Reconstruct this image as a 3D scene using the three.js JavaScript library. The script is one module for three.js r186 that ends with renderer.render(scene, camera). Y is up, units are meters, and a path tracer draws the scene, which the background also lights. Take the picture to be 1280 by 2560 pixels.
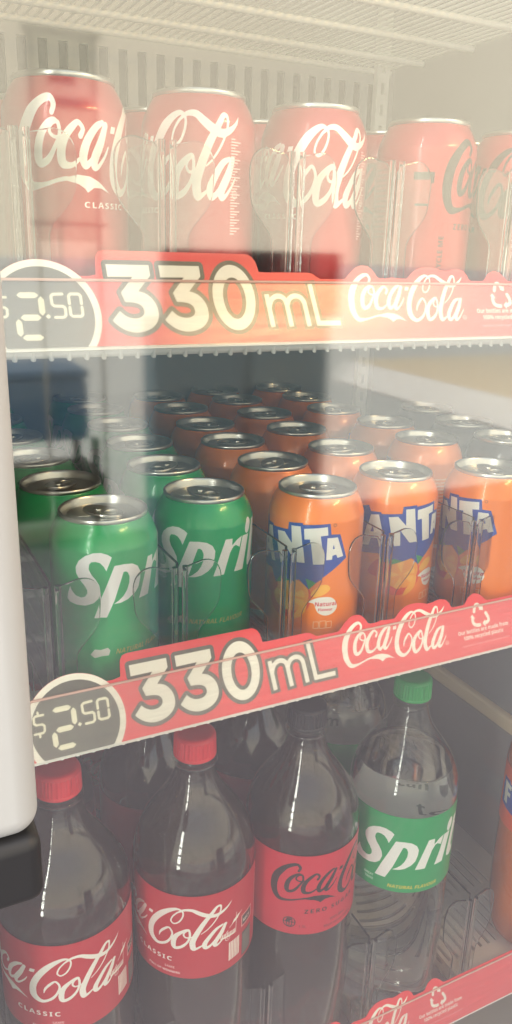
import * as THREE from 'three';
import { mergeGeometries } from 'three/addons/utils/BufferGeometryUtils.js';
import { RoundedBoxGeometry } from 'three/addons/geometries/RoundedBoxGeometry.js';
import { RectAreaLightUniformsLib } from 'three/addons/lights/RectAreaLightUniformsLib.js';

// ---------------------------------------------------------------- camera, sky, sun, exposure
const scene = new THREE.Scene();
const camera = new THREE.PerspectiveCamera(65.55, 0.5, 0.01, 200);
camera.position.set(-0.0180, 0.2848, 0.4042);
camera.up.set(0.11586, 0.94973, -0.29085);
camera.lookAt(-0.0180 + 0.43286, 0.2848 - 0.31183, 0.4042 - 0.84581);

const renderer = new THREE.WebGLRenderer({ antialias: true });
renderer.toneMapping = THREE.LinearToneMapping;
renderer.toneMappingExposure = 1.46;
renderer.shadowMap.enabled = true;

{ // one bright hazy sky: cream near the horizon, whiter overhead
  const W = 256, H = 128, d = new Float32Array(W * H * 4);
  for (let j = 0; j < H; j++) {
    const el = ((j + 0.5) / H - 0.5) * Math.PI, t = THREE.MathUtils.smoothstep(el, 0.22, 0.75);
    for (let i = 0; i < W; i++) {
      const k = (j * W + i) * 4, n = 1 + 0.03 * Math.sin(i * 0.1963 + 2 * Math.sin(j * 0.21)) * Math.cos(j * 0.17);
      d[k] = n * (1.6 - 0.95 * t); d[k + 1] = n * (1.42 - 0.64 * t); d[k + 2] = n * (1.1 - 0.15 * t); d[k + 3] = 1;
    }
  }
  const sky = new THREE.DataTexture(d, W, H, THREE.RGBAFormat, THREE.FloatType);
  sky.mapping = THREE.EquirectangularReflectionMapping; sky.magFilter = THREE.LinearFilter; sky.needsUpdate = true;
  scene.background = sky; scene.environment = sky;
}
const sun = new THREE.DirectionalLight(new THREE.Color(1, 0.93, 0.82), 2.2);
sun.position.set(-6.5, 8, 1.3); sun.target.position.set(0.3, 0, 0);
sun.castShadow = true; sun.shadow.radius = 20; sun.shadow.mapSize.set(2048, 2048);
Object.assign(sun.shadow.camera, { left: -3, right: 3, top: 3, bottom: -3, near: 0.1, far: 30 });
scene.add(sun, sun.target);
// a tall backlit panel to the left of the photographer: the upright white streaks on the cans and bottles
RectAreaLightUniformsLib.init();
const PANEL = { x: -1.5, y: 1.1, z: 1.36, w: 0.2, h: 3.2 };
const glow = new THREE.RectAreaLight(new THREE.Color(1, 0.97, 0.9), 17, PANEL.w, PANEL.h);
glow.position.set(PANEL.x, PANEL.y, PANEL.z); glow.lookAt(0.25, PANEL.y, 0); glow.translateZ(-0.014);
scene.add(glow);

// ---------------------------------------------------------------- helpers
let seed = 7;
const rnd = () => { seed = (seed * 1664525 + 1013904223) >>> 0; return seed / 4294967296; };
const used = new Map();
const numbered = (n) => { const k = used.get(n) || 0; used.set(n, k + 1); return k ? `${n}_${String(k).padStart(3, '0')}` : n; };
const shade = (o) => { o.castShadow = o.receiveShadow = true; return o; };
function tag(o, label, category, group, kind) {
  if (label) o.userData.label = label;
  if (category) o.userData.category = category;
  if (group) o.userData.group = group;
  if (kind) o.userData.kind = kind;
  return o;
}
function thing(name, label, category, group) { const g = new THREE.Group(); g.name = numbered(name); scene.add(g); return tag(g, label, category, group); }
function part(name, geo, mat, parent) { const m = shade(new THREE.Mesh(geo, mat)); m.name = name; parent.add(m); return m; }
function top(name, geo, mat, label, category, group, kind) { const m = part(numbered(name), geo, mat, scene); return tag(m, label, category, group, kind); }
function box(x0, x1, y0, y1, z0, z1) { const g = new THREE.BoxGeometry(x1 - x0, y1 - y0, z1 - z0); return g.translate((x0 + x1) / 2, (y0 + y1) / 2, (z0 + z1) / 2); }
function rbox(x0, x1, y0, y1, z0, z1, r, s = 3) { const g = new RoundedBoxGeometry(x1 - x0, y1 - y0, z1 - z0, s, r); return g.translate((x0 + x1) / 2, (y0 + y1) / 2, (z0 + z1) / 2); }
const merge = (list) => mergeGeometries(list.map((g) => (g.index ? g.toNonIndexed() : g)));
const rod = (r, len, seg = 8) => new THREE.CylinderGeometry(r, r, len, seg);
function lathe(pts, seg = 56) { // pts in mm: [radius, height]; u runs round, v is height over the whole
  const g = new THREE.LatheGeometry(pts.map(([r, y]) => new THREE.Vector2(r / 1000, y / 1000)), seg), p = g.attributes.position, uv = g.attributes.uv;
  const ys = pts.map((q) => q[1] / 1000), lo = Math.min(...ys), hi = Math.max(...ys);
  for (let i = 0; i < p.count; i++) uv.setY(i, (p.getY(i) - lo) / (hi - lo));
  return g;
}
function smooth(pts, n) { // a finer profile through the given points
  const c = new THREE.CatmullRomCurve3(pts.map(([r, y]) => new THREE.Vector3(r, y, 0)), false, 'centripetal');
  return c.getPoints(n).map((v) => [v.x, v.y]);
}
const hex = (h) => new THREE.Color(h);
const std = (o) => new THREE.MeshStandardMaterial(o);
const phys = (o) => new THREE.MeshPhysicalMaterial(o);

// ---------------------------------------------------------------- print: canvases in millimetres, origin bottom left
function paper(w, h, ppm, draw, x0 = 0, y0 = 0) {
  const c = document.createElement('canvas'); c.width = Math.round(w * ppm); c.height = Math.round(h * ppm);
  const g = c.getContext('2d');
  g.setTransform(ppm, 0, 0, -ppm, -x0 * ppm, c.height + y0 * ppm);
  g.lineJoin = 'round'; g.lineCap = 'round';
  draw(g);
  const t = new THREE.CanvasTexture(c); t.colorSpace = THREE.SRGBColorSpace; t.anisotropy = 8; t.generateMipmaps = true;
  return t;
}
function poly(g, a, fill) { g.beginPath(); for (let i = 0; i < a.length; i += 2) g[i ? 'lineTo' : 'moveTo'](a[i], a[i + 1]); g.closePath(); if (fill) { g.fillStyle = fill; g.fill(); } }
function blob(g, a, fill, dx = 0, dy = 0, k = 1) { // closed smooth outline through points
  const v = []; for (let i = 0; i < a.length; i += 2) v.push(new THREE.Vector3(dx + a[i] * k, dy + a[i + 1] * k, 0));
  const c = new THREE.CatmullRomCurve3(v, true, 'centripetal').getPoints(v.length * 8);
  g.beginPath(); c.forEach((p, i) => g[i ? 'lineTo' : 'moveTo'](p.x, p.y)); g.closePath(); g.fillStyle = fill; g.fill();
}
function text(g, s, x, y, size, fill, { font = 'bold', align = 'left', rot = 0, skew = 0, wide = 1, gap = 0, family = 'sans-serif' } = {}) {
  g.save(); g.translate(x, y); g.rotate(rot); g.transform(1, 0, skew, 1, 0, 0); g.scale(wide * size / 100, -size / 100);
  g.font = `${font} 100px ${family}`; g.fillStyle = fill; g.textAlign = 'left';
  const W = [...s].reduce((a, c) => a + g.measureText(c).width + gap * 100, 0);
  let px = align === 'center' ? -W / 2 : align === 'right' ? -W : 0;
  for (const c of s) { g.fillText(c, px, 0); px += g.measureText(c).width + gap * 100; }
  g.restore();
}
// the script logo: pen strokes as x, y, width triples
const SCRIPT = {
  C1: [25.8, 35.8, 1.5, 26.7, 38.2, 1.6, 25.5, 40.3, 1.7, 22.8, 40.4, 2.3, 18.6, 38.1, 2.9, 15.0, 34.2, 3.8, 12.2, 29.7, 4.3, 10.9, 24.8, 4.4, 10.7, 19.7, 4.2, 12.0, 15.1, 3.6, 14.2, 12.4, 2.9, 17.5, 12.0, 1.9, 22.1, 12.7, 1.2, 27.0, 14.0, 1.1, 31.0, 14.7, 1.2],
  o1: [28.0, 32.8, 0.9, 26.5, 33.6, 1.1, 22.8, 31.5, 2.0, 19.7, 26.9, 2.7, 18.8, 22.0, 2.9, 20.3, 19.3, 2.1, 23.1, 20.5, 1.9, 26.6, 25.0, 1.3, 28.7, 29.1, 1.2, 28.0, 32.8, 1.1, 25.4, 32.0, 0.9, 24.4, 29.6, 0.9, 26.4, 28.0, 0.9, 30.6, 28.4, 0.9],
  c: [37.7, 28.8, 1.6, 38.8, 31.2, 1.3, 37.2, 33.0, 1.3, 34.3, 31.6, 2.0, 31.0, 28.1, 2.4, 29.1, 23.9, 2.8, 29.2, 20.4, 2.7, 31.3, 19.0, 1.9, 34.1, 19.4, 1.3, 37.6, 21.7, 0.9],
  a1: [48.4, 33.9, 1.3, 44.9, 32.0, 2.1, 40.9, 27.6, 2.5, 38.7, 22.7, 2.8, 39.4, 19.4, 2.1, 41.6, 20.3, 1.6, 45.1, 24.1, 1.5, 48.9, 29.9, 1.5, 50.4, 33.0, 1.3],
  s1: [50.0, 33.1, 1.9, 47.1, 27.0, 2.7, 44.0, 21.8, 2.8, 43.8, 19.1, 2.1, 46.2, 19.7, 1.1, 49.6, 23.3, 0.8, 51.3, 26.0, 0.5],
  C2: [60.0, 17.3, 0.4, 61.0, 20.5, 1.2, 63.2, 23.4, 1.5, 66.1, 25.5, 1.1, 67.9, 22.5, 1.1, 67.3, 18.7, 1.2, 64.4, 13.9, 1.6, 60.3, 11.4, 1.9, 56.4, 12.4, 3.1, 54.3, 15.8, 3.8, 54.6, 21.8, 3.6, 57.4, 28.4, 3.5, 61.6, 34.3, 3.4, 67.0, 39.0, 2.5, 71.7, 40.5, 1.3, 73.8, 38.8, 0.9, 73.8, 35.7, 0.9, 71.6, 31.2, 0.9, 68.9, 29.5, 0.9, 67.3, 30.9, 0.8, 68.2, 34.5, 0.8, 70.8, 38.0, 0.9],
  rb: [70.8, 38.0, 0.9, 74.5, 40.3, 1.5, 78.7, 40.3, 2.0, 82.3, 38.1, 2.5, 86.1, 35.8, 2.7, 90.9, 34.1, 2.4, 95.2, 35.1, 1.9, 98.6, 37.3, 1.2, 101.3, 40.3, 0.2],
  o2: [77.6, 21.4, 1.1, 77.1, 25.7, 1.1, 73.2, 23.9, 2.0, 69.5, 19.6, 2.7, 68.5, 14.5, 2.8, 69.6, 11.5, 2.1, 72.7, 12.7, 1.9, 76.4, 17.0, 1.3, 77.6, 21.4, 1.2, 77.1, 25.2, 0.9, 75.3, 24.4, 0.9, 74.2, 22.0, 0.9, 75.4, 20.1, 0.9, 79.5, 20.7, 0.8],
  l: [83.6, 22.3, 0.5, 87.6, 25.6, 0.7, 91.4, 30.4, 0.8, 94.1, 35.9, 0.9, 94.4, 39.9, 1.1, 92.4, 40.3, 1.6, 89.2, 36.2, 2.3, 85.0, 30.1, 2.8, 81.2, 22.7, 3.1, 79.0, 16.5, 3.2, 79.2, 12.7, 3.1, 80.8, 11.5, 1.7, 84.1, 13.5, 0.9],
  a2: [95.6, 25.4, 1.2, 91.8, 23.5, 2.1, 88.0, 18.8, 2.5, 85.6, 14.5, 2.8, 86.0, 11.6, 2.3, 88.5, 12.3, 1.7, 92.7, 17.2, 1.5, 96.4, 23.3, 1.3, 97.9, 25.2, 1.2],
  s2: [97.4, 25.2, 1.9, 94.9, 19.6, 2.8, 91.5, 14.1, 2.8, 91.5, 11.5, 2.1, 93.9, 12.3, 1.1, 97.1, 15.8, 0.7, 99.0, 18.4, 0.5],
};
const TAIL = [30.6, 15.1, 35.9, 16.2, 41.2, 15.8, 45.7, 14.3, 51.3, 10.5, 46.8, 12.0, 43.3, 12.1, 40.2, 10.3, 38.9, 11.6, 36.1, 13.0, 32.3, 13.6, 30.1, 14.1];
function script(g, x, y, kx, ky, fill, bold = 1) { // origin at the logo's u = 0, v = 0
  g.save(); g.translate(x, y); g.scale(kx, ky); g.fillStyle = fill;
  for (const a of Object.values(SCRIPT)) {
    const p = []; for (let i = 0; i < a.length; i += 3) p.push(new THREE.Vector3(a[i], a[i + 1], a[i + 2] * 8));
    const c = new THREE.CatmullRomCurve3(p, false, 'centripetal'), n = p.length * 26;
    for (let i = 0; i <= n; i++) { const q = c.getPoint(i / n); g.beginPath(); g.arc(q.x, q.y, Math.max(q.z * bold / 16, 0.05), 0, 7); g.fill(); }
  }
  poly(g, TAIL, fill); poly(g, [53.4, 33.1, 56.2, 33.1, 55.4, 30.7, 52.6, 30.7], fill);
  g.strokeStyle = fill; g.lineWidth = 0.35; g.beginPath(); g.arc(98.9, 12.7, 1.4, 0, 7); g.stroke();
  g.restore();
  text(g, 'R', x + 98.3 * kx, y + 12.1 * ky, 1.7 * ky, fill, { font: '' });
}
function recycle(g, fill) { // three bent arrows chasing one another
  g.strokeStyle = fill; g.lineWidth = 2.7; g.lineCap = 'round'; g.lineJoin = 'round';
  for (const a of [[383.1, 31, 384, 34.7, 386.5, 36.3, 388.8, 34.7, 389.6, 33], [394, 28.2, 396.1, 24.7, 395.7, 21.9, 393, 20.9], [386.8, 20.3, 382.8, 20.4, 380.6, 22.6, 380.6, 25.4]]) {
    g.beginPath(); g.moveTo(a[0], a[1]); for (let i = 2; i < a.length - 2; i += 2) g.quadraticCurveTo(a[i], a[i + 1], (a[i] + a[i + 2]) / 2, (a[i + 1] + a[i + 3]) / 2); g.lineTo(a[a.length - 2], a[a.length - 1]); g.stroke();
  }
  poly(g, [387.8, 31.6, 391.9, 30.6, 392.1, 34.5], fill); poly(g, [392.7, 23.6, 389.4, 20.9, 392.1, 18.0], fill); poly(g, [378.6, 27.2, 380.9, 29.2, 383.4, 25.2], fill);
}
const INK = '#5c584e', RED = '#e7363a', CREAM = '#f3efe2';
function three(g, dx) {
  const X = (x) => x + dx;
  g.beginPath(); g.moveTo(X(112.4), 44.2); g.lineTo(X(136.7), 44.1); g.lineTo(X(136.9), 38.2); g.lineTo(X(128.8), 29.4);
  g.bezierCurveTo(X(135), 28.6, X(139), 23.2, X(138.8), 17); g.bezierCurveTo(X(138.6), 10.4, X(132), 6.5, X(125), 6.5); g.bezierCurveTo(X(119.5), 6.6, X(115), 9.4, X(112.1), 13.4);
  g.lineTo(X(116.9), 18.6); g.bezierCurveTo(X(119), 15.8, X(121.8), 14.3, X(125), 14.4); g.bezierCurveTo(X(128.6), 14.5, X(130.8), 16.3, X(130.6), 18.8); g.bezierCurveTo(X(130.3), 22.2, X(126.5), 23.6, X(120.5), 23.4);
  g.lineTo(X(118.8), 28.6); g.lineTo(X(126.5), 37.4); g.lineTo(X(112.6), 37.3); g.closePath();
}
function stripFace(g) {
  g.fillStyle = RED; g.fillRect(0, -5, 640, 70);
  g.fillStyle = CREAM; g.beginPath(); g.arc(76.3, 16, 30.2, 0, 7); g.fill();
  g.fillStyle = '#57544b'; g.beginPath(); g.arc(76.3, 16, 26.4, 0, 7); g.fill();
  const LCD = '#f2edd2';
  const seg = (a, w) => { g.strokeStyle = LCD; g.lineWidth = w; g.lineCap = 'round'; g.lineJoin = 'bevel'; for (const s of a) { g.beginPath(); for (let i = 0; i < s.length; i += 2) g[i ? 'lineTo' : 'moveTo'](s[i], s[i + 1]); g.stroke(); } };
  for (const [x0, y0, x1, y1] of [[64.6, 27.1, 73.4, 27.1], [75.6, 25.4, 75.5, 17.4], [65.2, 15.4, 73.6, 15.4], [63.0, 13.6, 63.1, 6.6], [65.0, 4.9, 73.6, 4.9]]) {
    const L = Math.hypot(x1 - x0, y1 - y0), ux = (x1 - x0) / L, uy = (y1 - y0) / L, w = 1.6;
    poly(g, [x0 - ux * 1.2, y0 - uy * 1.2, x0 + ux * w * 0.4 - uy * w, y0 + uy * w * 0.4 + ux * w, x1 - ux * w * 0.4 - uy * w, y1 - uy * w * 0.4 + ux * w, x1 + ux * 1.2, y1 + uy * 1.2, x1 - ux * w * 0.4 + uy * w, y1 - uy * w * 0.4 - ux * w, x0 + ux * w * 0.4 + uy * w, y0 + uy * w * 0.4 - ux * w], LCD);
  }
  seg([[86.8, 27.8, 82, 27.6, 80.9, 26.6, 81, 22.6, 82, 21.4, 86.6, 21.2, 87.6, 20.2, 87.5, 16.4, 86.4, 15.4, 82, 15.4]], 1.6);
  seg([[90.1, 22.6, 90.1, 26.8, 91.2, 27.8, 95.4, 27.8, 96.5, 26.8, 96.5, 22.6], [90.1, 20.6, 90.1, 16.8, 91.2, 15.8, 95.4, 15.8, 96.5, 16.8, 96.5, 20.6]], 1.6);
  seg([[58.0, 26, 53.4, 26, 52.4, 25, 52.3, 22, 53.4, 20.9, 57, 20.7, 58, 19.6, 57.8, 16.8, 56.8, 15.8, 51.9, 15.8], [55, 28, 55, 26.2], [54.8, 15.6, 54.8, 13.8]], 1.4);
  poly(g, [78.3, 17.3, 79.7, 15.9, 78.3, 14.5, 76.9, 15.9], LCD);
  // 330 mL
  g.lineJoin = 'round'; g.lineCap = 'round';
  const ring = (cx, cy, a, b) => { g.beginPath(); g.ellipse(cx, cy, a, b, 0, 0, 7); };
  g.strokeStyle = INK; g.lineWidth = 5;
  for (const dx of [0, 29.9]) { three(g, dx); g.stroke(); }
  ring(186, 26.0, 13.4, 19.2); g.stroke(); ring(186, 26.0, 13.4, 19.2); g.fillStyle = CREAM; g.fill(); ring(186.2, 25.6, 5.8, 10.8); g.fillStyle = RED; g.fill(); g.lineWidth = 2.6; g.stroke();
  for (const dx of [0, 29.9]) { three(g, dx); g.fillStyle = CREAM; g.fill(); }
  const mL = (w, e, col) => {
    g.strokeStyle = col; g.lineWidth = w; g.lineCap = 'butt'; g.lineJoin = w > 5 ? 'round' : 'miter'; g.beginPath();
    g.moveTo(207.2, 28 + e); g.lineTo(208.8, 8.4 - e); g.moveTo(208.2, 20.5); g.bezierCurveTo(209.6, 28.8, 219.6, 28.8, 219.9, 21.6); g.lineTo(221.2, 8.4 - e);
    g.moveTo(220.2, 21.2); g.bezierCurveTo(221.4, 29, 231.8, 28.8, 232.2, 21.4); g.lineTo(233.4, 8.4 - e); g.moveTo(237.6, 34.4 + e); g.lineTo(240.2, 10.2); g.lineTo(255.8 + e, 10.2); g.stroke();
  };
  mL(7.2, 2, INK); mL(3.1, 0, CREAM);
  script(g, 255, 0, 1, 1, CREAM);
  recycle(g, CREAM);
  text(g, 'Our bottles are made from', 389.8, 15.6, 4.0, CREAM, { align: 'center', wide: 0.96 });
  text(g, '100% recycled plastic', 389.2, 11.1, 4.0, CREAM, { align: 'center', wide: 0.96 });
  text(g, 'Applicable to bottles under 1L & all water bottles', 391, 6.2, 2.1, '#f4a7a4', { align: 'center', font: '' });
}
const CIRC = 2 * Math.PI * 33; // can circumference, mm
const canPaper = (draw) => { const t = paper(CIRC, 115, 5, draw, -CIRC / 2, 0); t.wrapS = THREE.RepeatWrapping; t.offset.x = 0.5; return t; };
const S_S = [-4.8, 94.5, -7, 96.3, -11, 97.7, -15.5, 97.5, -20.2, 95.6, -24.4, 92.2, -26.6, 88, -26.5, 84.2, -24.6, 80.6, -22, 77.6, -20.1, 74.4, -20.1, 72.2, -21.5, 70.1, -24, 69.2, -27.5, 70, -30.2, 72.6, -31.3, 75.3, -33.3, 70.4, -33.9, 66.9, -32.2, 65, -27.2, 64, -21.5, 64.2, -16.6, 66, -13.4, 69.1, -12, 73.6, -12.6, 77.5, -14.5, 80.9, -17, 84.1, -18.4, 87.3, -18, 90.3, -16.7, 91.8, -14.1, 92.1, -11.7, 91.3, -9.7, 89.1, -8.2, 86];
const S_P = [-3.4, 89.1, 2.6, 89.4, 7.8, 88.7, 11.5, 86.4, 13.3, 82.8, 13, 78.4, 11.5, 73.1, 8.5, 69.4, 4.3, 66.5, -0.1, 65.1, -4.6, 64.8, -1.7, 66.5, 1.6, 69.3, 3.9, 72.8, 5.4, 77, 5.7, 80.9, 4.7, 83.6, 3.4, 84.6, 2, 84.4, 0.2, 79.2, -3.8, 67.4, -8.7, 56.5, -16.4, 56.6, -11.9, 68.6, -7.5, 79];
const S_R = [20.3, 89.8, 25.5, 89.6, 25.3, 85, 29.3, 88.1, 33.8, 89.8, 31.8, 82.4, 28.3, 84.6, 26.3, 84, 23.8, 80.3, 21.8, 73.9, 19.4, 65.8, 11.8, 65.6, 16, 77.6];
const S_I = [34.7, 89.5, 41.6, 89.2, 39.2, 80.8, 35.3, 65.9, 27.2, 66.3, 31.2, 76.9];
const S_T = [47, 98, 53.5, 98, 51.4, 89.6, 56, 89.6, 54.6, 85, 50.2, 85, 47.4, 74, 48.4, 71, 51.6, 71, 50.2, 66, 44.6, 65.4, 40.6, 67.4, 40.4, 72, 43.6, 85];
const S_E = [57, 66, 52.6, 71, 53.6, 79, 57.6, 86.6, 64, 89.6, 69, 86.6, 68.6, 80.6, 64, 76.4, 58.2, 74.8, 58.8, 71.4, 63, 70.6, 66.8, 72.4, 65.6, 67.4, 61, 65.2];
function sprite(g, x, y, k, fill) { // word mark; its p begins at x
  g.save(); g.translate(x, y); g.scale(k, k); g.translate(3.4, -56.5);
  for (const a of [S_S, S_P, S_R, S_I, S_T, S_E]) poly(g, a, fill);
  g.lineWidth = 0.6; g.strokeStyle = fill;
  g.save(); g.translate(40.6, 95.2); g.rotate(-0.28); g.beginPath(); g.ellipse(0, 0, 3.1, 5.4, 0, 0, 7); g.fillStyle = fill; g.fill(); g.restore();
  g.restore();
}
function fantaMark(g) {
  poly(g, [-62, 95, -50, 96, -48, 92.5, -42.4, 92.7, -36.6, 94.4, -34.7, 90.2, -27, 90.8, -26.3, 89.5, -11.6, 90.8, -11.2, 96, -1, 97, -0.8, 95.8, 17.5, 97.4, 18.5, 89.8, 25, 89.5, 31.2, 72, 9.4, 55.6, 4.8, 50.7, -2.2, 57, -20, 51, -26.4, 59.8, -41, 57.8, -62, 62], '#1f4ba8');
  poly(g, [2.2, 58.4, 4.8, 50.7, 9.4, 55.6, 6.3, 57.1], '#2c9a4a');
  poly(g, [-20, 51, -14, 53, -9, 55, -16, 56.6], '#2c9a4a');
  const W = '#e9eae2';
  poly(g, [-58, 92, -46, 90.4, -46.4, 85, -52, 85.6, -51.6, 81, -47, 80.6, -47, 75.6, -51.4, 75.8, -50.6, 65, -56.6, 65.6], W);
  poly(g, [-34.5, 87.7, -28.3, 88.8, -21.6, 65.5, -26, 65, -28.1, 71.2, -32.8, 70.5, -34.2, 64.6, -39.7, 63.8], W); poly(g, [-31.6, 80, -30.4, 75.5, -33, 75.3], '#1f4ba8');
  poly(g, [-21.2, 87.8, -14.5, 88.6, -8.2, 81.9, -9.2, 94.1, -2.4, 94.5, 1.2, 69.4, -5.1, 69.1, -12.6, 78.3, -11.8, 66.8, -16.2, 66.3, -19.3, 78.7], W);
  poly(g, [0, 93.2, 15.8, 95.2, 16.4, 89.3, 11.4, 88.7, 14.7, 69.2, 6.8, 68.8, 4.3, 86.1, 0.6, 85.7], W);
  poly(g, [15.9, 87.4, 23.3, 87.5, 28.5, 73.5, 24, 72.8, 22.8, 75.3, 20.2, 74.7, 20, 71.9, 15.9, 71.8], W); poly(g, [20.6, 82.6, 21.5, 79.6, 20.1, 79.5], '#1f4ba8');
  g.strokeStyle = '#7a5a46'; g.lineWidth = 0.35; g.beginPath(); g.arc(20.8, 96.2, 1, 0, 7); g.stroke();
}
const TEX = {
  sprite: canPaper((g) => {
    g.fillStyle = '#0c9e55'; g.fillRect(-110, 0, 220, 115);
    sprite(g, 0, 56.5, 1, '#e7e8e6');
    poly(g, [-16.1, 31.7, -13.3, 35.4, -9.6, 35.2, -5.4, 36.5, -3.9, 34.6, -4.8, 31.3, -9, 30.9, -13.5, 29.5], '#c9ccc2');
    text(g, 'NATURAL FLAVOUR', -1, 31.8, 4.6, '#b8a94e', { skew: 0.25, wide: 0.94 });
    text(g, '330mL', 70, 20, 6, '#dfe6de'); for (let i = 0; i < 12; i++) text(g, 'Carbonated water, sugar, acids', 60, 84 - i * 3, 2, '#cfe0d2', { font: '' });
  }),
  fanta: canPaper((g) => {
    g.fillStyle = '#f78414'; g.fillRect(-110, 0, 220, 115);
    // fruit under the mark
    g.save(); g.translate(-9, 44); g.rotate(0.3);
    g.fillStyle = '#e8500c'; g.beginPath(); g.ellipse(-1, -1, 17, 15, 0, 0, 7); g.fill();
    g.fillStyle = '#f9a21c'; g.beginPath(); g.ellipse(1, 1, 13.5, 11.5, 0, 0, 7); g.fill();
    g.fillStyle = '#fbb735'; for (let i = 0; i < 9; i++) { g.save(); g.rotate(i * 0.698); poly(g, [1.2, 0, 10.6, -2.9, 11.6, 0, 10.6, 2.9], i % 2 ? '#f8a01a' : '#fcb93a'); g.restore(); } g.restore();
    blob(g, [6.2, 46.5, 10.8, 52.7, 17.6, 53.9, 20, 51, 16.7, 47.3, 8.7, 45], '#fcb82c');
    blob(g, [-30, 52, -24, 56, -18, 50, -24, 42, -33, 44], '#e0421a'); blob(g, [-3, 34, 4, 42, 3, 33, -6, 27], '#fbb02a');
    fantaMark(g);
    blob(g, [5.6, 41.1, 10, 44, 15.5, 45, 21.4, 44.2, 25.2, 40.2, 25.8, 36.1, 22.9, 32.5, 17.6, 31.1, 12.4, 33.3, 10.4, 36.7, 9, 40], '#f2efe6');
    text(g, 'Natural', 17.6, 38.2, 4.3, '#d8434e', { align: 'center' }); text(g, 'Flavour', 17.4, 34.6, 2.9, '#d8434e', { align: 'center' });
    g.strokeStyle = '#ffd9b0'; g.lineWidth = 0.4; g.strokeRect(9.5, 21.8, 3.6, 4.8); g.strokeRect(14, 21.8, 4, 5.4); g.strokeRect(18.8, 21.8, 3.6, 4.8);
    text(g, '330mL', 60, 22, 6, '#fff1dd'); for (let i = 0; i < 12; i++) text(g, 'Carbonated water, sugar, orange', 58, 84 - i * 3, 2, '#ffe9cf', { font: '' });
  }),
  coke: canPaper((g) => {
    g.fillStyle = '#b50d19'; g.fillRect(-110, 0, 220, 115);
    script(g, -28 * 1.17, 59.5 - 11.5 * 1.45, 1.17, 1.45, '#f2efe8', 1.3);
    text(g, 'CLASSIC', 38, 50.5, 4.4, '#f2efe8', { align: 'right', wide: 1.25, gap: 0.12 });
    for (let i = 0; i < 34; i++) { g.fillStyle = '#efc9c4'; g.fillRect(80, 40 + i * 1.5, 3 + 2 * ((i * 7) % 3), 0.7); }
    text(g, '330mL', -84, 18, 6, '#f2efe8');
  }),
  zero: canPaper((g) => {
    g.fillStyle = '#b40e1a'; g.fillRect(-110, 0, 220, 115);
    script(g, -28 * 1.17, 59.5 - 11.5 * 1.45, 1.17, 1.45, '#1c1414', 1.3);
    text(g, 'ZERO SUGAR', 8, 48.5, 5, '#1c1414', { align: 'center', wide: 1.2, gap: 0.1 });
    text(g, 'RECYCLE ME', -19.5, 15, 5, '#1c1414', { rot: Math.PI / 2 });
    g.fillStyle = '#1c1414'; g.fillRect(-43, 78, 13.5, 4.6); g.fillRect(-31.5, 76, 2, 4); g.fillRect(-41, 62.2, 9, 1.4);
    for (let i = 0; i < 14; i++) text(g, 'Carbonated water, colour', -78, 84 - i * 3.2, 2, '#2a1512', { font: '' });
  }),
};
const BC = 2 * Math.PI * 45.6; // bottle label circumference
const labelPaper = (draw) => { const t = paper(BC, 74, 5, draw, -BC / 2, 0); t.wrapS = THREE.RepeatWrapping; t.offset.x = 0.5; return t; };
TEX.labelCoke = labelPaper((g) => {
  g.fillStyle = '#bf1a2a'; g.fillRect(-150, 0, 300, 74);
  script(g, -124.1, 13.6, 1.33, 1.2, '#f1eee6');
  text(g, 'CLASSIC', -33, 14.2, 5.2, '#f1eee6', { align: 'right', wide: 1.3, gap: 0.14 });
  text(g, 'SAME', -32, 7.6, 3, '#e9b9b4', { align: 'right' }); text(g, 'FULL OF WINNERS', -28, 3.4, 3, '#f1d9d4', { align: 'right' });
  for (let i = 0; i < 7; i++) { g.fillStyle = '#f4efe2'; g.fillRect(8.8 + i * 1.5, 7 + i * 0.1, 1.1, 17); } g.fillRect(1.5, 30, 13, 4.2);
  g.fillStyle = '#bf1a2a'; for (let i = 0; i < 9; i++) g.fillRect(2.2 + i * 1.35, 31.4, 0.5, 2.8);
  g.strokeStyle = '#f4efe2'; g.lineWidth = 0.5; g.beginPath(); g.moveTo(15, 30); g.lineTo(15.4, 48); g.moveTo(9, 38); g.lineTo(21, 46); g.stroke(); poly(g, [11, 39.5, 17, 42, 19, 46, 13, 43], '#f4efe2');
  g.strokeRect(21.5, 30, 13, 10); g.fillStyle = '#4a4440'; g.fillRect(22.2, 2, 12.6, 22); g.fillRect(22.2, 31, 12, 8); text(g, 'RECY', 23.2, 33, 4, '#e9e2d4', { wide: 0.9 });
  for (let i = 0; i < 8; i++) text(g, 'NUTRITION INFO', 22.8, 20.6 - i * 2.4, 1.5, '#e3dccd', { font: '' });
  for (let i = 0; i < 14; i++) text(g, 'Carbonated water, sugar, colour, flavour', 42, 58 - i * 3.4, 2.4, '#f3cfc8', { font: '' });
});
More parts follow.
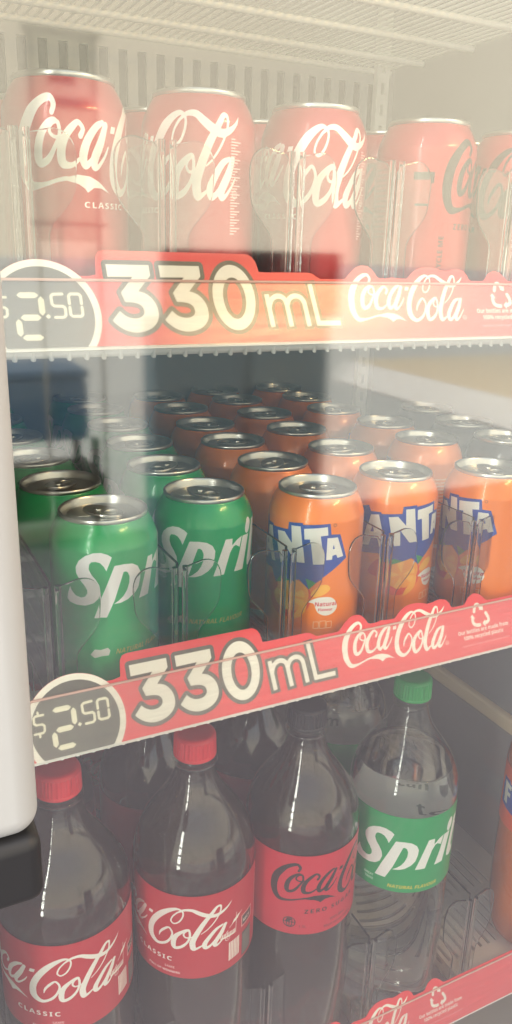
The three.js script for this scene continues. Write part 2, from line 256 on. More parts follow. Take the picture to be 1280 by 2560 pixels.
TEX.labelZero = labelPaper((g) => {
  g.fillStyle = '#c92337'; g.fillRect(-150, 0, 300, 74);
  script(g, -57.4, 17.3, 1.25, 1.2, '#231a1a');
  text(g, 'ZERO SUGAR', -19.4, 20.2, 5.2, '#231a1a', { wide: 1.25, gap: 0.13 });
  text(g, 'With Best', 2.4, 8.8, 3.6, '#3a2020', { font: '' }); text(g, 'Must serve chilled', -2.8, 3.6, 3.6, '#3a2020', { font: '' });
  g.strokeStyle = '#3a2020'; g.lineWidth = 0.8; g.beginPath(); g.arc(-30.5, 11.4, 4.6, 0, 7); g.moveTo(-35, 11.4); g.lineTo(-26, 11.4); g.moveTo(-30.5, 16); g.lineTo(-30.5, 7); g.stroke(); g.beginPath(); g.ellipse(-30.5, 11.4, 2.2, 4.6, 0, 0, 7); g.stroke();
  poly(g, [-34, 12, -31, 15, -28, 14, -31, 11.6], '#3a2020'); text(g, '1.5L', -23.4, 6.6, 3.4, '#5a2a2c', { font: '' });
});
TEX.labelSprite = labelPaper((g) => {
  g.fillStyle = '#0c9a55'; g.fillRect(-150, 0, 300, 74);
  sprite(g, -32.9, 12.5, 1.16, '#eceeea');
  text(g, 'NATURAL FLAVOUR', -37, 3.8, 4.6, '#e0c23c', { skew: 0.2, wide: 1.04 });
  text(g, 'GREAT', -58, 9.4, 3.2, '#cfe3cf', { rot: -0.05, wide: 0.9 }); text(g, 'TASTE', -57, 5.6, 3.2, '#cfe3cf', { rot: -0.05, wide: 0.9 });
});
TEX.labelInside = labelPaper((g) => {
  g.fillStyle = '#d9d8d2'; g.fillRect(-150, 0, 300, 74);
  for (let k = -1; k < 2; k++) { ['Scan the code to join', 'can program', 'totals in', 'sign up for'].forEach((s, i) => { g.save(); g.translate(k * 90, 0); g.scale(-1, 1); text(g, s, 0, 58 - i * 13, 8, '#4b5650', { align: 'center' }); g.restore(); }); }
});
TEX.labelFanta = labelPaper((g) => { g.fillStyle = '#ef5a1a'; g.fillRect(-150, 0, 300, 74); g.save(); g.translate(-38, -38); g.scale(1.15, 1.0); fantaMark(g); g.restore(); });

// fine wear shared by the painted white plastic: grain only
const GRAIN = (() => {
  const n = 256, d = new Uint8Array(n * n * 4);
  for (let i = 0; i < n * n; i++) { const v = 200 + Math.floor(rnd() * 55); d[i * 4] = d[i * 4 + 1] = d[i * 4 + 2] = v; d[i * 4 + 3] = 255; }
  const t = new THREE.DataTexture(d, n, n); t.wrapS = t.wrapT = THREE.RepeatWrapping; t.magFilter = THREE.LinearFilter; t.repeat.set(9, 9); t.needsUpdate = true; return t;
})();

// the glass: wiped, with smears and finger marks that roughen its polish
const SMEAR = (() => {
  const c = document.createElement('canvas'); c.width = 512; c.height = 1024; const g = c.getContext('2d');
  g.fillStyle = 'rgb(120,120,120)'; g.fillRect(0, 0, 512, 1024); g.lineCap = 'round';
  for (let i = 0; i < 260; i++) {
    const v = 70 + Math.floor(rnd() * 150); g.strokeStyle = `rgba(${v},${v},${v},0.16)`; g.lineWidth = 4 + rnd() * 26;
    const x = rnd() * 512, y = rnd() * 1024, a = (rnd() - 0.5) * 1.6 + 1.2, l = 60 + rnd() * 240;
    g.beginPath(); g.moveTo(x, y); g.quadraticCurveTo(x + Math.cos(a) * l * 0.5 + 20, y + Math.sin(a) * l * 0.5, x + Math.cos(a) * l, y + Math.sin(a) * l + 14); g.stroke();
  }
  for (let i = 0; i < 60; i++) { g.fillStyle = 'rgba(230,230,230,0.5)'; g.beginPath(); g.ellipse(rnd() * 512, rnd() * 1024, 3 + rnd() * 3, 4 + rnd() * 5, rnd() * 3, 0, 7); g.fill(); }
  return new THREE.CanvasTexture(c);
})();

// ---------------------------------------------------------------- materials
const M = {
  liner: std({ color: hex('#9a9b9c'), roughness: 0.55, bumpMap: GRAIN, bumpScale: 0.0002 }),
  shell: std({ color: hex('#d4d4d0'), roughness: 0.45 }),
  wire: std({ color: hex('#e4e4de'), roughness: 0.4 }),
  dark: std({ color: hex('#8d8880'), roughness: 0.7 }),
  floorPlate: std({ color: hex('#e4ddd4'), roughness: 0.6, bumpMap: GRAIN, bumpScale: 0.0002 }),
  handle: std({ color: hex('#a7a9ab'), roughness: 0.42, bumpMap: GRAIN, bumpScale: 0.0001 }),
  black: std({ color: hex('#1b1b1f'), roughness: 0.55 }),
  pane: phys({ color: new THREE.Color(0.97, 0.985, 0.975), roughness: 0.09, roughnessMap: SMEAR, transmission: 1, thickness: 0, ior: 2.1 }),
  clear: phys({ color: hex('#f6f7f4'), roughness: 0.04, transmission: 1, thickness: 0.0015, ior: 1.49 }),
  cover: phys({ color: hex('#ffffff'), roughness: 0.6, roughnessMap: SMEAR, transmission: 1, thickness: 0, ior: 1.5 }),
  lid: std({ color: hex('#c9c8c2'), metalness: 0.95, roughness: 0.28 }),
  tab: std({ color: hex('#d4d2ca'), metalness: 0.95, roughness: 0.22 }),
  pet: phys({ color: hex('#fbfcfa'), roughness: 0.02, transmission: 1, thickness: 0, ior: 1.55 }),
  cola: phys({ color: new THREE.Color(0.024, 0.010, 0.006), roughness: 0.08 }),
  lemonade: phys({ color: hex('#ffffff'), roughness: 0, transmission: 1, thickness: 0.08, ior: 1.33 }),
  orange: phys({ color: new THREE.Color(0.7, 0.16, 0.02), roughness: 0.12 }),
  capRed: std({ color: hex('#d8222f'), roughness: 0.42 }),
  capBlack: std({ color: hex('#17171b'), roughness: 0.42 }),
  capGreen: std({ color: hex('#0f8f45'), roughness: 0.42 }),
};
const canMat = (map) => phys({ map, metalness: 0.18, roughness: 0.38, clearcoat: 0.7, clearcoatRoughness: 0.12 });
const CAN = { sprite: canMat(TEX.sprite), fanta: canMat(TEX.fanta), coke: canMat(TEX.coke), zero: canMat(TEX.zero), cola: phys({ color: hex('#241a1c'), metalness: 0.3, roughness: 0.35, clearcoat: 0.7, clearcoatRoughness: 0.15 }) };
const labelMat = (map) => phys({ map, roughness: 0.45, clearcoat: 0.25, clearcoatRoughness: 0.25 });

// ---------------------------------------------------------------- the fridge
const X0 = -0.03, X1 = 0.58, ZB = -0.45, YF = -0.375, YC = 0.76;
const fridge = thing('display_fridge', 'white glass-door drinks fridge with wire shelves and a perforated base', 'fridge');
part('side_wall', box(X0 - 0.04, X0, -0.5, YC + 0.04, ZB - 0.06, 0.055), M.liner, fridge);
const sideR = part('side_wall', box(X1, X1 + 0.04, -0.5, YC + 0.04, ZB - 0.06, 0.055), M.liner, fridge);
part('ceiling', box(X0, X1, YC, YC + 0.04, ZB - 0.06, 0.055), M.liner, fridge);
{ // back panel with its row of upright air slots
  const s = new THREE.Shape([[X0, YF - 0.08], [X1, YF - 0.08], [X1, YC], [X0, YC]].map((p) => new THREE.Vector2(...p)));
  for (let i = 0; i < 30; i++) {
    const x = 0.545 - i * 0.0196; if (x < 0) break;
    const h = new THREE.Path([[x, 0.375], [x, 0.469], [x + 0.009, 0.469], [x + 0.009, 0.375]].map((p) => new THREE.Vector2(...p))); s.holes.push(h);
  }
  part('back_panel', new THREE.ExtrudeGeometry(s, { depth: 0.004, bevelEnabled: false }).translate(0, 0, ZB), M.liner, fridge);
  part('duct', box(X0, X1, YF - 0.08, YC, ZB - 0.06, ZB - 0.04), std({ color: hex('#4c4842'), roughness: 0.7 }), fridge);
  const up = []; const post = new THREE.Shape([[0, -0.42], [0.016, -0.42], [0.016, 0.75], [0, 0.75]].map((p) => new THREE.Vector2(...p)));
  for (let y = -0.4; y < 0.73; y += 0.022) post.holes.push(new THREE.Path([[0.006, y], [0.006, y + 0.012], [0.010, y + 0.012], [0.010, y]].map((p) => new THREE.Vector2(...p))));
  part('upright', new THREE.ExtrudeGeometry(post, { depth: 0.008, bevelEnabled: false }).translate(X1 - 0.03, 0, ZB + 0.006), M.wire, fridge);
}
part('wall_ledge', rbox(X1 - 0.009, X1 + 0.002, -0.205, -0.187, ZB + 0.02, 0.02, 0.004), std({ color: hex('#efdcb9'), roughness: 0.5 }), fridge);
{ // perforated base: long slots in rows
  const s = new THREE.Shape([[X0, 0.02], [X1, 0.02], [X1, -ZB], [X0, -ZB]].map(([x, z]) => new THREE.Vector2(x, z)));
  for (let r = 0; r < 6; r++) for (let i = 0; i < 58; i++) {
    const x = X0 + 0.02 + i * 0.0098, z = 0.045 + r * 0.066;
    s.holes.push(new THREE.Path([[x, z], [x, z + 0.054], [x + 0.0034, z + 0.054], [x + 0.0034, z]].map((p) => new THREE.Vector2(...p))));
  }
  const g = new THREE.ExtrudeGeometry(s, { depth: 0.003, bevelEnabled: false }); g.rotateX(-Math.PI / 2).translate(0, YF - 0.003, 0);
  part('base_plate', g, M.floorPlate, fridge);
  part('sump', box(X0, X1, -0.5, YF - 0.06, ZB - 0.04, 0.05), M.dark, fridge);
  part('cabinet', box(X0 - 0.04, X1 + 0.04, -1.0, -0.502, ZB - 0.06, 0.05), M.shell, fridge);
}
{ // the door: two panes in a frame, and the bar handle
  const door = new THREE.Group(); door.name = 'door'; fridge.add(door);
  for (const z of [0.062, 0.080]) { const p = new THREE.PlaneGeometry(0.74, 1.42); p.translate(0.292, 0.16, z); part('pane', p, M.pane, door); }
  part('frame', rbox(-0.125, -0.065, -0.56, 0.88, 0.057, 0.088, 0.006), M.shell, door); part('frame', rbox(0.65, 0.71, -0.56, 0.88, 0.057, 0.088, 0.006), M.shell, door);
  part('frame', rbox(-0.064, 0.649, 0.84, 0.88, 0.057, 0.088, 0.006), M.shell, door); part('frame', rbox(-0.064, 0.649, -0.56, -0.50, 0.057, 0.088, 0.006), M.shell, door);
  part('handle', rbox(-0.014, 0.0313, 0.0472, 0.66, 0.088, 0.120, 0.011, 5), M.handle, door);
  part('handle_cap', rbox(-0.0155, 0.0306, 0.0148, 0.0482, 0.0875, 0.1212, 0.006, 4), M.black, door);
}

// ---------------------------------------------------------------- wire shelves
function makeShelf() {
  const g = new THREE.Group(), bars = [], wires = [];
  const along = (r, y, z) => rod(r, X1 - X0 - 0.012, 10).rotateZ(Math.PI / 2).translate((X0 + X1) / 2, y, z);
  part('front_rail', along(0.0055, -0.002, -0.012), M.wire, g);
  for (const z of [-0.05, -0.13, -0.21, -0.29, -0.37, -0.43]) part('cross_bar', along(0.003, 0.0128, z), M.wire, g);
  const c = new THREE.CatmullRomCurve3([[0, 0.0173, -0.432], [0, 0.0173, -0.03], [0, 0.0168, -0.014], [0, 0.013, -0.0080], [0, 0.006, -0.0058], [0, -0.002, -0.0056], [0, -0.0078, -0.0085]].map((p) => new THREE.Vector3(...p)), false, 'centripetal');
  const w = new THREE.TubeGeometry(c, 22, 0.0014, 6);
  for (let x = X0 + 0.012; x < X1 - 0.008; x += 0.0095) wires.push(w.clone().translate(x, 0, 0));
  tag(part('wire', merge(wires), M.wire, g), null, null, null, 'stuff');
  return g;
}
const SH = 0.2346, shelf0 = makeShelf();
const shelves = [['white wire shelf carrying the green and orange cans', 0, 0], ['white wire shelf carrying the red cans, its rail seen under the upper price strip', SH, -0.016], ['white wire shelf overhead, above the red cans', 2 * SH, -0.016]];
shelves.forEach(([label, y, z], i) => { const s = i ? shelf0.clone() : shelf0; s.name = numbered('wire_shelf'); s.position.set(0, y, z); tag(s, label, 'shelf', 'wire shelves of the fridge'); scene.add(s); });

// ---------------------------------------------------------------- price strips
const stripTex = paper(600, 60, 3.4, stripFace, 0, -3);
function makeStrip() {
  const g = new THREE.Group(), s = new THREE.Shape();
  const P = [43.5, -0.4, 559.8, -0.4, 580.0, 37.4, 399.0, 37.4, 396.0, 37.9, 393.6, 40.6, 389.9, 43.6, 384.9, 44.7, 379.8, 42.7, 375.3, 37.9, 373.1, 37.4, 363.8, 37.5, 362.2, 38.4, 360.9, 41.5, 358.3, 44.2, 353.9, 45.4, 349.2, 45.1, 345.8, 44.2, 341.0, 44.0, 336.3, 45.5, 331.5, 46.2, 326.1, 46.2, 322.3, 45.6, 318.2, 44.0, 315.3, 42.2, 312.0, 39.3, 310.3, 38.4, 305.1, 38.5, 298.8, 39.1, 294.8, 38.4, 289.6, 38.4, 287.6, 39.4, 286.2, 42.0, 284.2, 44.4, 281.9, 46.0, 279.2, 46.5, 276.1, 46.4, 272.9, 45.3, 269.7, 43.1, 266.7, 40.6, 264.0, 38.1, 262.0, 37.5, 245.4, 37.6, 242.7, 39.3, 240.5, 40.8, 237.3, 41.4, 207.3, 41.1, 204.2, 41.4, 203.8, 43.7, 202.9, 47.3, 201.1, 50.1, 198.5, 51.5, 195.6, 51.8, 112.0, 51.8, 109.3, 51.0, 107.6, 48.6, 107.0, 45.5, 106.4, 38.4, 102.0, 37.5];
  s.moveTo(P[0] / 1000, P[1] / 1000); for (let i = 2; i < P.length; i += 2) s.lineTo(P[i] / 1000, P[i + 1] / 1000);
  for (let a = 0.79; a < 3.0; a += 0.06) s.lineTo((76.3 + 30.2 * Math.cos(a)) / 1000, (16 + 30.2 * Math.sin(a)) / 1000);
  s.lineTo(0.0435, 0.016);
  const geo = new THREE.ExtrudeGeometry(s, { depth: 0.0006, bevelEnabled: false, curveSegments: 4 }), p = geo.attributes.position, uv = geo.attributes.uv;
  for (let i = 0; i < p.count; i++) uv.setXY(i, p.getX(i) * 1000 / 600, (p.getY(i) * 1000 + 3) / 60);
  part('card', geo, phys({ map: stripTex, roughness: 0.4, clearcoat: 0.3, clearcoatRoughness: 0.3 }), g);
  part('cover', box(0.043, 0.56, -0.0016, 0.0346, 0.0012, 0.0016), M.cover, g);
  part('cover_lip', rod(0.0008, 0.517, 8).rotateZ(Math.PI / 2).translate(0.3015, 0.0350, 0.0016), phys({ color: hex('#f3c9bb'), roughness: 0.25, transmission: 0.3, thickness: 0.001, ior: 1.49 }), g);
  part('holder', box(0.043, 0.56, -0.0022, 0.034, -0.0016, -0.0002), M.wire, g);
  return g;
}
const strip0 = makeStrip();
[['red price strip with 330 mL under the green and orange cans', -0.0005, 0.0085, 0.0121], ['red price strip with 330 mL under the red cans, topmost', -0.0029, 0.2361, -0.0034], ['red price strip at the bottom right corner below the bottles', 0.0072, -0.3669, 0.0121]].forEach(([label, x, y, z], i) => {
  const s = i ? strip0.clone() : strip0; s.name = numbered('price_strip'); s.position.set(x, y, z); s.rotation.x = -0.384; s.scale.setScalar(0.97); tag(s, label, 'price strip', 'red price strips on the shelf fronts'); scene.add(s);
});

// ---------------------------------------------------------------- clear plastic lane dividers
function makeDivider() {
  const g = new THREE.Group(), wing = new THREE.Shape();
  wing.moveTo(0.003, 0); wing.lineTo(0.0125, 0); wing.lineTo(0.0125, 0.036); wing.bezierCurveTo(0.013, 0.044, 0.026, 0.050, 0.027, 0.060); wing.lineTo(0.028, 0.072); wing.bezierCurveTo(0.028, 0.082, 0.023, 0.086, 0.016, 0.0855); wing.lineTo(0.006, 0.083); wing.lineTo(0.003, 0.079);
  const w = new THREE.ExtrudeGeometry(wing, { depth: 0.0007, bevelEnabled: true, bevelSize: 0.0006, bevelThickness: 0.0006, bevelSegments: 3, curveSegments: 10 });
  part('wing', w, M.clear, g); const l = part('wing', w, M.clear, g); l.rotation.y = Math.PI; l.position.z = 0.0007;
  part('fin', rbox(-0.0009, 0.0009, 0, 0.086, -0.33, -0.0008, 0.0006, 1), M.clear, g);
  for (const s of [-1, 1]) part('rib', rod(0.0018, 0.084, 14).translate(s * 0.0034, 0.043, 0.0034), M.clear, g);
  part('foot', rbox(-0.012, 0.012, 0.0002, 0.0022, -0.33, 0.003, 0.0008, 1), M.clear, g);
  return g;
}
const div0 = makeDivider();
let nd = 0;
function divider(label, x, y, z, k = 1, group) { const d = nd++ ? div0.clone() : div0; d.name = numbered('lane_divider'); d.position.set(x, y, z); d.scale.set(1, k, 1); tag(d, label, 'divider', group); scene.add(d); }
const GD = 'clear plastic lane dividers';
[[0.067, 'clear plastic divider left of the green can nearest the handle'], [0.1435, 'clear plastic divider between the two front green cans'], [0.2185, 'clear plastic divider between the right front green can and the first orange can'], [0.2945, 'clear plastic divider between the first and second front orange cans'], [0.374, 'clear plastic divider between the second and third front orange cans'], [0.449, 'clear divider right of the third front orange can']].forEach(([x, l]) => divider(l, x, 0.0191, -0.0125, 1, GD));
[[0.067, 'clear plastic divider on the top shelf beside the leftmost red can'], [0.143, 'clear plastic divider between the first and second red cans on the top shelf'], [0.2215, 'clear plastic divider between the second and third red cans on the top shelf'], [0.291, 'clear divider between the third red can and the black-lettered red can'], [0.386, 'clear plastic divider between the two front red cans with black lettering']].forEach(([x, l]) => divider(l, x, SH + 0.0191, -0.0285, 1, GD));
[[0.118, 'clear plastic divider standing between the two bottles with red caps'], [0.2155, 'clear plastic divider between the middle red-capped bottle and the black-capped bottle'], [0.314, 'clear plastic divider on the base between the black-capped and the green-capped bottle'], [0.423, 'clear plastic divider on the base right of the green-capped bottle']].forEach(([x, l]) => divider(l, x, YF + 0.0003, -0.0125, 1.36, GD));

// ---------------------------------------------------------------- cans
const BODY = lathe([[0.01, 8], [16, 8], [22, 4.4], [23.6, 0.8], [24.6, 0], [25.8, 0.8], [27.6, 4], [30.6, 7.6], [32.6, 11], [33, 14], [33, 40], [33, 70], [33, 96.6], [32.9, 98], [32.5, 99.4], [31.6, 102.4], [30.2, 106], [28.4, 109.4], [27, 111.4], [26.3, 112.4], [26.1, 115]].map((p) => p), 64);
const LID = lathe([[26.0, 111.9], [26.9, 112.4], [27.1, 113.6], [26.9, 114.8], [26.2, 115.3], [25.5, 114.9], [25.0, 113.4], [24.4, 110.6], [23.9, 109.2], [23.1, 108.7], [22.4, 109.2], [22.0, 110.4], [21.4, 111], [20.4, 111.1], [16, 110.8], [0.01, 110.8]], 64);
const TAB = (() => {
  const s = new THREE.Shape(); s.absellipse(0, 0, 0.0082, 0.0128, 0, Math.PI * 2);
  const h = new THREE.Path(); h.absellipse(0, -0.0056, 0.0048, 0.0045, 0, Math.PI * 2); s.holes.push(h);
  const ring = new THREE.ExtrudeGeometry(s, { depth: 0.0008, bevelEnabled: true, bevelSize: 0.0005, bevelThickness: 0.0005, bevelSegments: 2, curveSegments: 18 }).rotateX(-Math.PI / 2).rotateX(0.05).translate(0, 0.1118, 0);
  const rivet = new THREE.CylinderGeometry(0.0024, 0.0028, 0.0016, 16).translate(0, 0.1130, -0.0034);
  const o = new THREE.Shape(); o.absellipse(0, 0, 0.0108, 0.0088, 0, Math.PI * 2); const oi = new THREE.Path(); oi.absellipse(0, 0, 0.0101, 0.0081, 0, Math.PI * 2); o.holes.push(oi);
  const mouth = new THREE.ExtrudeGeometry(o, { depth: 0.0003, bevelEnabled: false, curveSegments: 24 }).rotateX(-Math.PI / 2).translate(0, 0.1108, -0.0118);
  return [merge([ring, rivet]), mouth];
})();
function makeCan(mat) {
  const g = new THREE.Group();
  part('body', BODY, mat, g);
  const lid = part('lid', LID, M.lid, g); part('pull_tab', TAB[0], M.tab, lid); part('mouth_score', TAB[1], M.lid, lid);
  return g;
}
const protos = Object.fromEntries(Object.entries(CAN).map(([k, m]) => [k, makeCan(m)])), placed = new Set();
function can(kind, label, x, z, y, arc, group, tabTurn) {
  const c = placed.has(kind) ? protos[kind].clone() : protos[kind]; placed.add(kind);
  const back = z < -0.1; c.name = numbered('soda_can'); c.position.set(x + (back ? (rnd() - 0.5) * 0.003 : 0), y, z + (back ? (rnd() - 0.5) * 0.004 : 0)); c.rotation.y = arc / 33; tag(c, label, 'can', group); scene.add(c);
  c.children[1].rotation.y = tabTurn ?? (rnd() * 6.28); return c;
}
const YM = 0.0187, YT = SH + 0.0187;
can('sprite', 'bright green can with white lettering in the front row nearest the handle', 0.1089, -0.0491, YM, -3.4, null, 0.9);
can('sprite', 'bright green can in the front row, right one of the two front green cans', 0.1819, -0.0634, YM, -22.3, null, 1.2);
can('fanta', 'orange can in the front row right beside the green cans', 0.2588, -0.0449, YM, -25.6, null, 2.1);
can('fanta', 'orange can in the middle of the front row, second of the three orange cans', 0.3344, -0.0586, YM, -2.3, null, 1.9);
can('fanta', 'orange can in the front row at the right edge of the photo', 0.4092, -0.0393, YM, -46.1, null, 1.8);
const ord = ['second', 'third', 'fourth', 'fifth', 'sixth'];
[[0.100, -0.116], [0.096, -0.190], [0.092, -0.264], [0.09, -0.337], [0.09, -0.41]].forEach(([x, z], i) => can('sprite', `green can ${ord[i]} from the front in the column nearest the handle`, x, z, YM, -20 + rnd() * 60));
[[0.181, -0.135], [0.187, -0.209], [0.19, -0.283], [0.192, -0.357], [0.192, -0.43 + 0.005]].forEach(([x, z], i) => can('sprite', `green can ${ord[i]} from the front in the column of the right front green can`, x, z, YM, -50 + rnd() * 70));
[[0.261, -0.115], [0.263, -0.187], [0.266, -0.261], [0.274, -0.337], [0.277, -0.408]].forEach(([x, z], i) => can('fanta', `orange can ${ord[i]} from the front in the leftmost orange column`, x, z, YM, 40 + rnd() * 90));
[[0.336, -0.137], [0.336, -0.212], [0.343, -0.288], [0.348, -0.362], [0.35, -0.43 + 0.005]].forEach(([x, z], i) => can('fanta', `orange can ${ord[i]} from the front in the middle orange column`, x, z, YM, 60 + rnd() * 80));
[[0.426, -0.140], [0.432, -0.212], [0.42, -0.284], [0.43, -0.357], [0.43, -0.42]].forEach(([x, z], i) => can('fanta', `orange can ${ord[i]} from the front in the rightmost orange column`, x, z, YM, i ? 60 + rnd() * 90 : -75));
[[0.487, -0.045], [0.499, -0.119], [0.511, -0.189], [0.522, -0.262]].forEach(([x, z], i) => can('cola', `dark can against the right wall of the middle shelf, ${['first', ...ord][i]} from the front`, x, z, YM, rnd() * 200));
can('coke', 'red can with white script at the left end of the top shelf front row', 0.1, -0.066, YT, -12);
can('coke', 'red can with white script, second from the left on the top shelf', 0.178, -0.066, YT, -74);
can('coke', 'red can with white script, third from the left on the top shelf', 0.256, -0.066, YT, -63);
can('zero', 'red can with black upright lettering in the front row of the top shelf', 0.345, -0.068, YT, 14);
can('zero', 'red can with black script at the right edge of the top shelf', 0.427, -0.068, YT, -80);
[['coke', 0.102], ['coke', 0.18], ['coke', 0.26], ['zero', 0.352], ['zero', 0.432]].forEach(([k, x], i) => can(k, `red can in the second row of the top shelf, ${['leftmost', 'second from left', 'middle', 'fourth from left', 'rightmost'][i]}`, x, -0.141 + (i === 3 ? 0.012 : 0), YT, i === 3 ? -50 : rnd() * 120));
[['coke', 0.104], ['coke', 0.182], ['coke', 0.262], ['zero', 0.356], ['zero', 0.438]].forEach(([k, x], i) => can(k, `red can in the third row of the top shelf, ${['leftmost', 'second from left', 'middle', 'fourth from left', 'rightmost'][i]}`, x, -0.217, YT, rnd() * 120));

// ---------------------------------------------------------------- bottles, heights from the base in mm
const PROFILE = smooth([[0.01, 9], [14, 8], [24, 3], [30, 0.4], [35, 2.5], [40, 12], [43.4, 30], [45, 60], [46, 105], [45.8, 130], [45.4, 156], [45.4, 232], [45.4, 240], [43.6, 251], [39.4, 262], [34, 271], [28, 279.5], [22.4, 287.5], [18, 296], [14.8, 306], [13.2, 314], [12.9, 319]], 90);
const SHELL = lathe(PROFILE, 72);
const inset = (lo, hi, d) => { const p = PROFILE.filter(([, y]) => y >= lo && y <= hi).map(([r, y]) => [Math.max(r - d, 0.01), y + (y < 12 ? d : 0)]); return p.concat([[p[p.length - 1][0] * 0.6, hi], [0.01, hi]]); };
const LIQ = { cola: lathe(inset(0, 305, 0.9), 72), lemonade: lathe(inset(0, 262, 0.9), 72) };
const CAPG = (() => {
  const g = new THREE.CylinderGeometry(0.0148, 0.0152, 0.0125, 144, 1, true), p = g.attributes.position;
  for (let i = 0; i < p.count; i++) { const x = p.getX(i), z = p.getZ(i), a = Math.atan2(x, z), r = Math.hypot(x, z) + 0.00028 * Math.sign(Math.sin(a * 36)); p.setX(i, r * Math.sin(a)); p.setZ(i, r * Math.cos(a)); }
  g.computeVertexNormals(); g.translate(0, 0.3255 + 0.0012, 0);
  const t = lathe([[0.01, 335.6], [11, 335.6], [13.2, 335.2], [14.4, 334.4], [14.9, 333]], 48), b = lathe([[13.4, 321.0], [15.4, 320.6], [15.5, 318.4], [14.6, 317.6], [13.2, 317.6]].reverse(), 48);
  return [mergeGeometries([g.toNonIndexed(), t.toNonIndexed()]), b];
})();
const NECK = lathe([[13, 312], [16.2, 312.4], [16.6, 313.4], [16.2, 314.6], [13, 315]], 48);
const LABELG = lathe([[45.75, 158], [45.75, 232]], 96), LABELIN = lathe([[45.0, 158.4], [45.0, 231.6]], 96);
function bottle(label, x, z, arc, cap, liquid, map, { inside, group } = {}) {
  const b = thing('drink_bottle', label, 'bottle', group); b.position.set(x, YF, z); b.rotation.y = arc / 45.6;
  part('shell', SHELL, M.pet, b);
  part('drink', liquid === M.lemonade ? LIQ.lemonade : LIQ.cola, liquid, b);
  part('neck_ring', NECK, M.pet, b);
  const c = part('cap', CAPG[0], cap, b); part('tamper_band', CAPG[1], cap, c);
  if (map) { const l = part('label', LABELG, labelMat(map), b); if (inside) part('label_back', LABELIN, std({ map: inside, roughness: 0.6 }), l); }
  return b;
}
bottle('cola bottle with a red cap at the left edge, partly behind the handle', 0.072, -0.047, 18, M.capRed, M.cola, TEX.labelCoke);
bottle('cola bottle with a red cap and white script label, second from left', 0.1695, -0.047, 0, M.capRed, M.cola, TEX.labelCoke);
bottle('dark cola bottle with a black cap and black script on its red label', 0.262, -0.047, 0, M.capBlack, M.cola, TEX.labelZero);
bottle('clear lemonade bottle with a green cap and green label', 0.3618, -0.047, 0, M.capGreen, M.lemonade, TEX.labelSprite, { inside: TEX.labelInside });
bottle('orange bottle with blue lettering at the right edge beside the wall', 0.5365, -0.045, 12, M.capRed, M.orange, TEX.labelFanta).scale.setScalar(0.86);
bottle('cola bottle standing behind the left red-capped bottle', 0.074, -0.145, 60, M.capRed, M.cola, TEX.labelCoke);
bottle('cola bottle standing behind the second red-capped bottle', 0.172, -0.145, 80, M.capRed, M.cola, TEX.labelCoke);
bottle('cola bottle with a black cap standing behind the front black-capped bottle', 0.266, -0.145, 60, M.capBlack, M.cola, TEX.labelZero);
bottle('clear lemonade bottle standing in the second row behind the front green-capped bottle', 0.366, -0.155, 50, M.capGreen, M.lemonade, TEX.labelSprite, { inside: TEX.labelInside });
bottle('cola bottle at the back of the base behind the red caps', 0.174, -0.243, 30, M.capRed, M.cola, TEX.labelCoke);

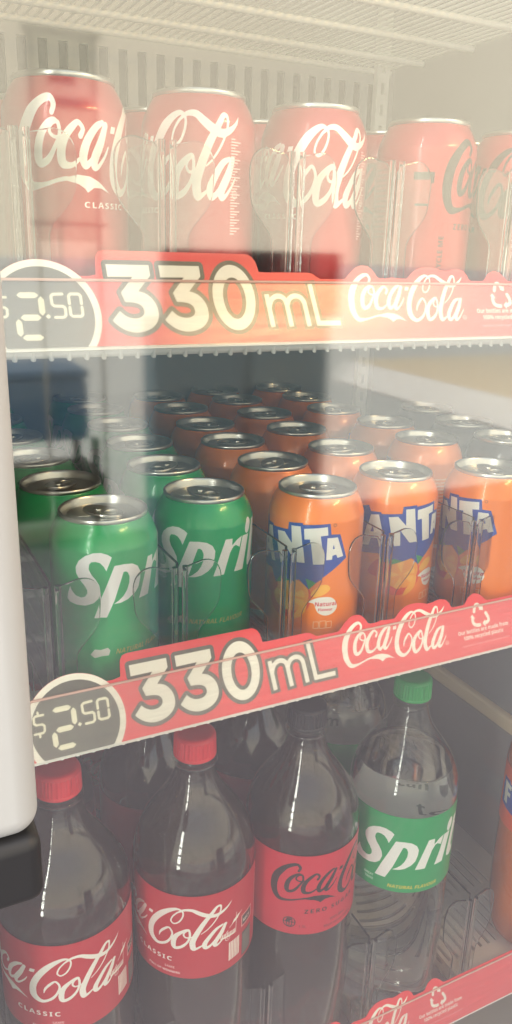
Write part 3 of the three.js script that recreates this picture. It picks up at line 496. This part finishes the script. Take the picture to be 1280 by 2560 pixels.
// ---------------------------------------------------------------- what the glass door mirrors, behind the photographer
tag(part(numbered('floor'), box(-6, 8, -1.06, -1.0, -2, 3.2).toNonIndexed(), std({ color: hex('#817a80'), roughness: 0.8 }), scene), 'grey paving in front of the fridge', null, null, 'structure');
tag(part(numbered('ground'), box(-60, 60, -1.08, -1.02, 3.2, 90), std({ color: hex('#ebe8de'), roughness: 0.9 }), scene), 'pale concrete yard beyond the paving', null, null, 'structure');
{
  const k = thing('cabinet', 'slate grey cabinet standing behind the photographer, mirrored in the door', 'cabinet'); k.position.set(1.16, -1, 2.3);
  part('body', rbox(-0.35, 0.28, 0.002, 1.085, -0.22, -0.12, 0.006), std({ color: hex('#6c8795'), roughness: 0.6 }), k); part('upper_body', rbox(-0.29, 0.31, 1.087, 1.285, -0.22, -0.12, 0.006), std({ color: hex('#363b3f'), roughness: 0.6 }), k);
  part('door', rbox(-0.33, -0.04, 0.08, 1.06, -0.236, -0.221, 0.004), std({ color: hex('#688290'), roughness: 0.55 }), k); part('door', rbox(-0.03, 0.26, 0.08, 1.06, -0.236, -0.221, 0.004), std({ color: hex('#688290'), roughness: 0.55 }), k);
  const c = thing('cooler_box', 'blue cooler box on dark trestles behind the photographer, mirrored in the door', 'cooler box'); c.position.set(0.7, -1, 3.35);
  part('body', rbox(-0.26, 0.19, 0.47, 0.74, -0.2, 0.2, 0.02), std({ color: hex('#6488a8'), roughness: 0.5 }), c); part('lid', rbox(-0.265, 0.195, 0.742, 0.78, -0.205, 0.205, 0.012), std({ color: hex('#5c80a0'), roughness: 0.5 }), c);
  part('shelf', rbox(-0.3, 0.26, 0.1, 0.30, -0.18, 0.18, 0.01), M.black, c); for (const x of [-0.28, 0.22]) for (const z of [-0.17, 0.17]) part('leg', box(x - 0.015, x + 0.015, 0, 0.468, z - 0.015, z + 0.015), M.black, c);
  const t = thing('counter', 'beige topped counter with a white edge beside the photographer, mirrored in the door', 'counter'); t.position.set(0.86, -1, 1.07);
  part('top', rbox(0.002, 0.9, 1.068, 1.086, -0.9, 0, 0.002), std({ color: hex('#efe2c8'), roughness: 0.5 }), t);
  { const e = new THREE.Shape([[0.0015, 1.0858], [-0.006, 1.084], [-0.034, 1.049], [-0.032, 1.044], [0.0015, 1.044]].map((p) => new THREE.Vector2(...p)));
    part('edge', new THREE.ExtrudeGeometry(e, { depth: 0.9, bevelEnabled: false }).translate(0, 0, -0.9005), std({ color: hex('#f4f5f4'), roughness: 0.5 }), t); }
  for (const [x, z] of [[0.84, -0.05], [0.84, -0.85], [0.3, -0.85]]) part('leg', box(x - 0.02, x + 0.02, 0, 1.067, z - 0.02, z + 0.02), M.black, t);
  const l = thing('tube_lamp', 'warm tube lamp hanging in front of the fridge, mirrored in the top price strip', 'lamp'); l.position.set(0.87, 1.0, 0.93); l.lookAt(0.2, 0.25, 0);
  part('tube', rod(0.012, 0.5, 16).rotateZ(Math.PI / 2).translate(0, 0, 0.012), std({ color: hex('#f6e4c4'), emissive: new THREE.Color(1, 0.64, 0.28), emissiveIntensity: 4 }), l);
  part('housing', rbox(-0.27, 0.27, -0.05, 0.05, -0.06, -0.004, 0.01), std({ color: hex('#8a857c'), roughness: 0.6 }), l); for (const x of [-0.22, 0.22]) part('cord', rod(0.003, 1.2, 6).translate(x, 0.65, -0.03), M.black, l);
  const tube = new THREE.RectAreaLight(new THREE.Color(1, 0.64, 0.28), 60, 0.5, 0.07); tube.position.set(0, 0, 0.03); tube.rotation.y = Math.PI; l.add(tube);
  const b = thing('light_box', 'tall narrow backlit panel standing left of the photographer, mirrored in the bottles', 'light box'); b.position.set(PANEL.x, PANEL.y, PANEL.z); b.lookAt(0.25, PANEL.y, 0);
  part('diffuser', box(-PANEL.w / 2, PANEL.w / 2, -PANEL.h / 2, PANEL.h / 2, -0.004, 0.006), std({ color: hex('#f4f2ea'), emissive: new THREE.Color(1, 0.97, 0.9), emissiveIntensity: 1.2 }), b);
  for (const y of [-1.35, -0.95, -0.5, 0.02, 0.62, 1.2]) part('bar', box(-PANEL.w / 2 - 0.018, PANEL.w / 2 + 0.018, y - 0.045, y + 0.045, 0.02, 0.035), M.black, b);
  part('case', box(-PANEL.w / 2 - 0.02, PANEL.w / 2 + 0.02, -PANEL.h / 2 - 0.5, PANEL.h / 2 + 0.02, -0.06, -0.005), M.black, b);
  const s = thing('sign_frame', 'grey sign frame with two dark plates behind the photographer, mirrored in the door', 'sign'); s.position.set(0.83, -1, 3.1);
  const gm = std({ color: hex('#bdbbb2'), roughness: 0.6 });
  for (const x of [-0.13, 0.115]) part('post', box(x - 0.005, x + 0.005, 0, 2.05, -0.012, 0.012), gm, s);
  for (const y of [2.03, 1.62, 1.36]) part('rail', box(-0.16, 0.14, y, y + 0.012, -0.03, -0.013), gm, s);
  part('sheet', box(-0.124, 0.109, 1.30, 2.03, -0.002, 0.002), phys({ color: new THREE.Color(0.84, 0.85, 0.84), roughness: 0.05, transmission: 1, thickness: 0, ior: 1.3 }), s); const pm = std({ color: hex('#8b8d8c'), roughness: 0.6 }); part('plate', box(-0.07, 0.03, 1.86, 1.895, -0.04, -0.031), pm, s); part('plate', box(-0.075, 0.09, 1.78, 1.815, -0.04, -0.031), pm, s);
}
renderer.render(scene, camera);
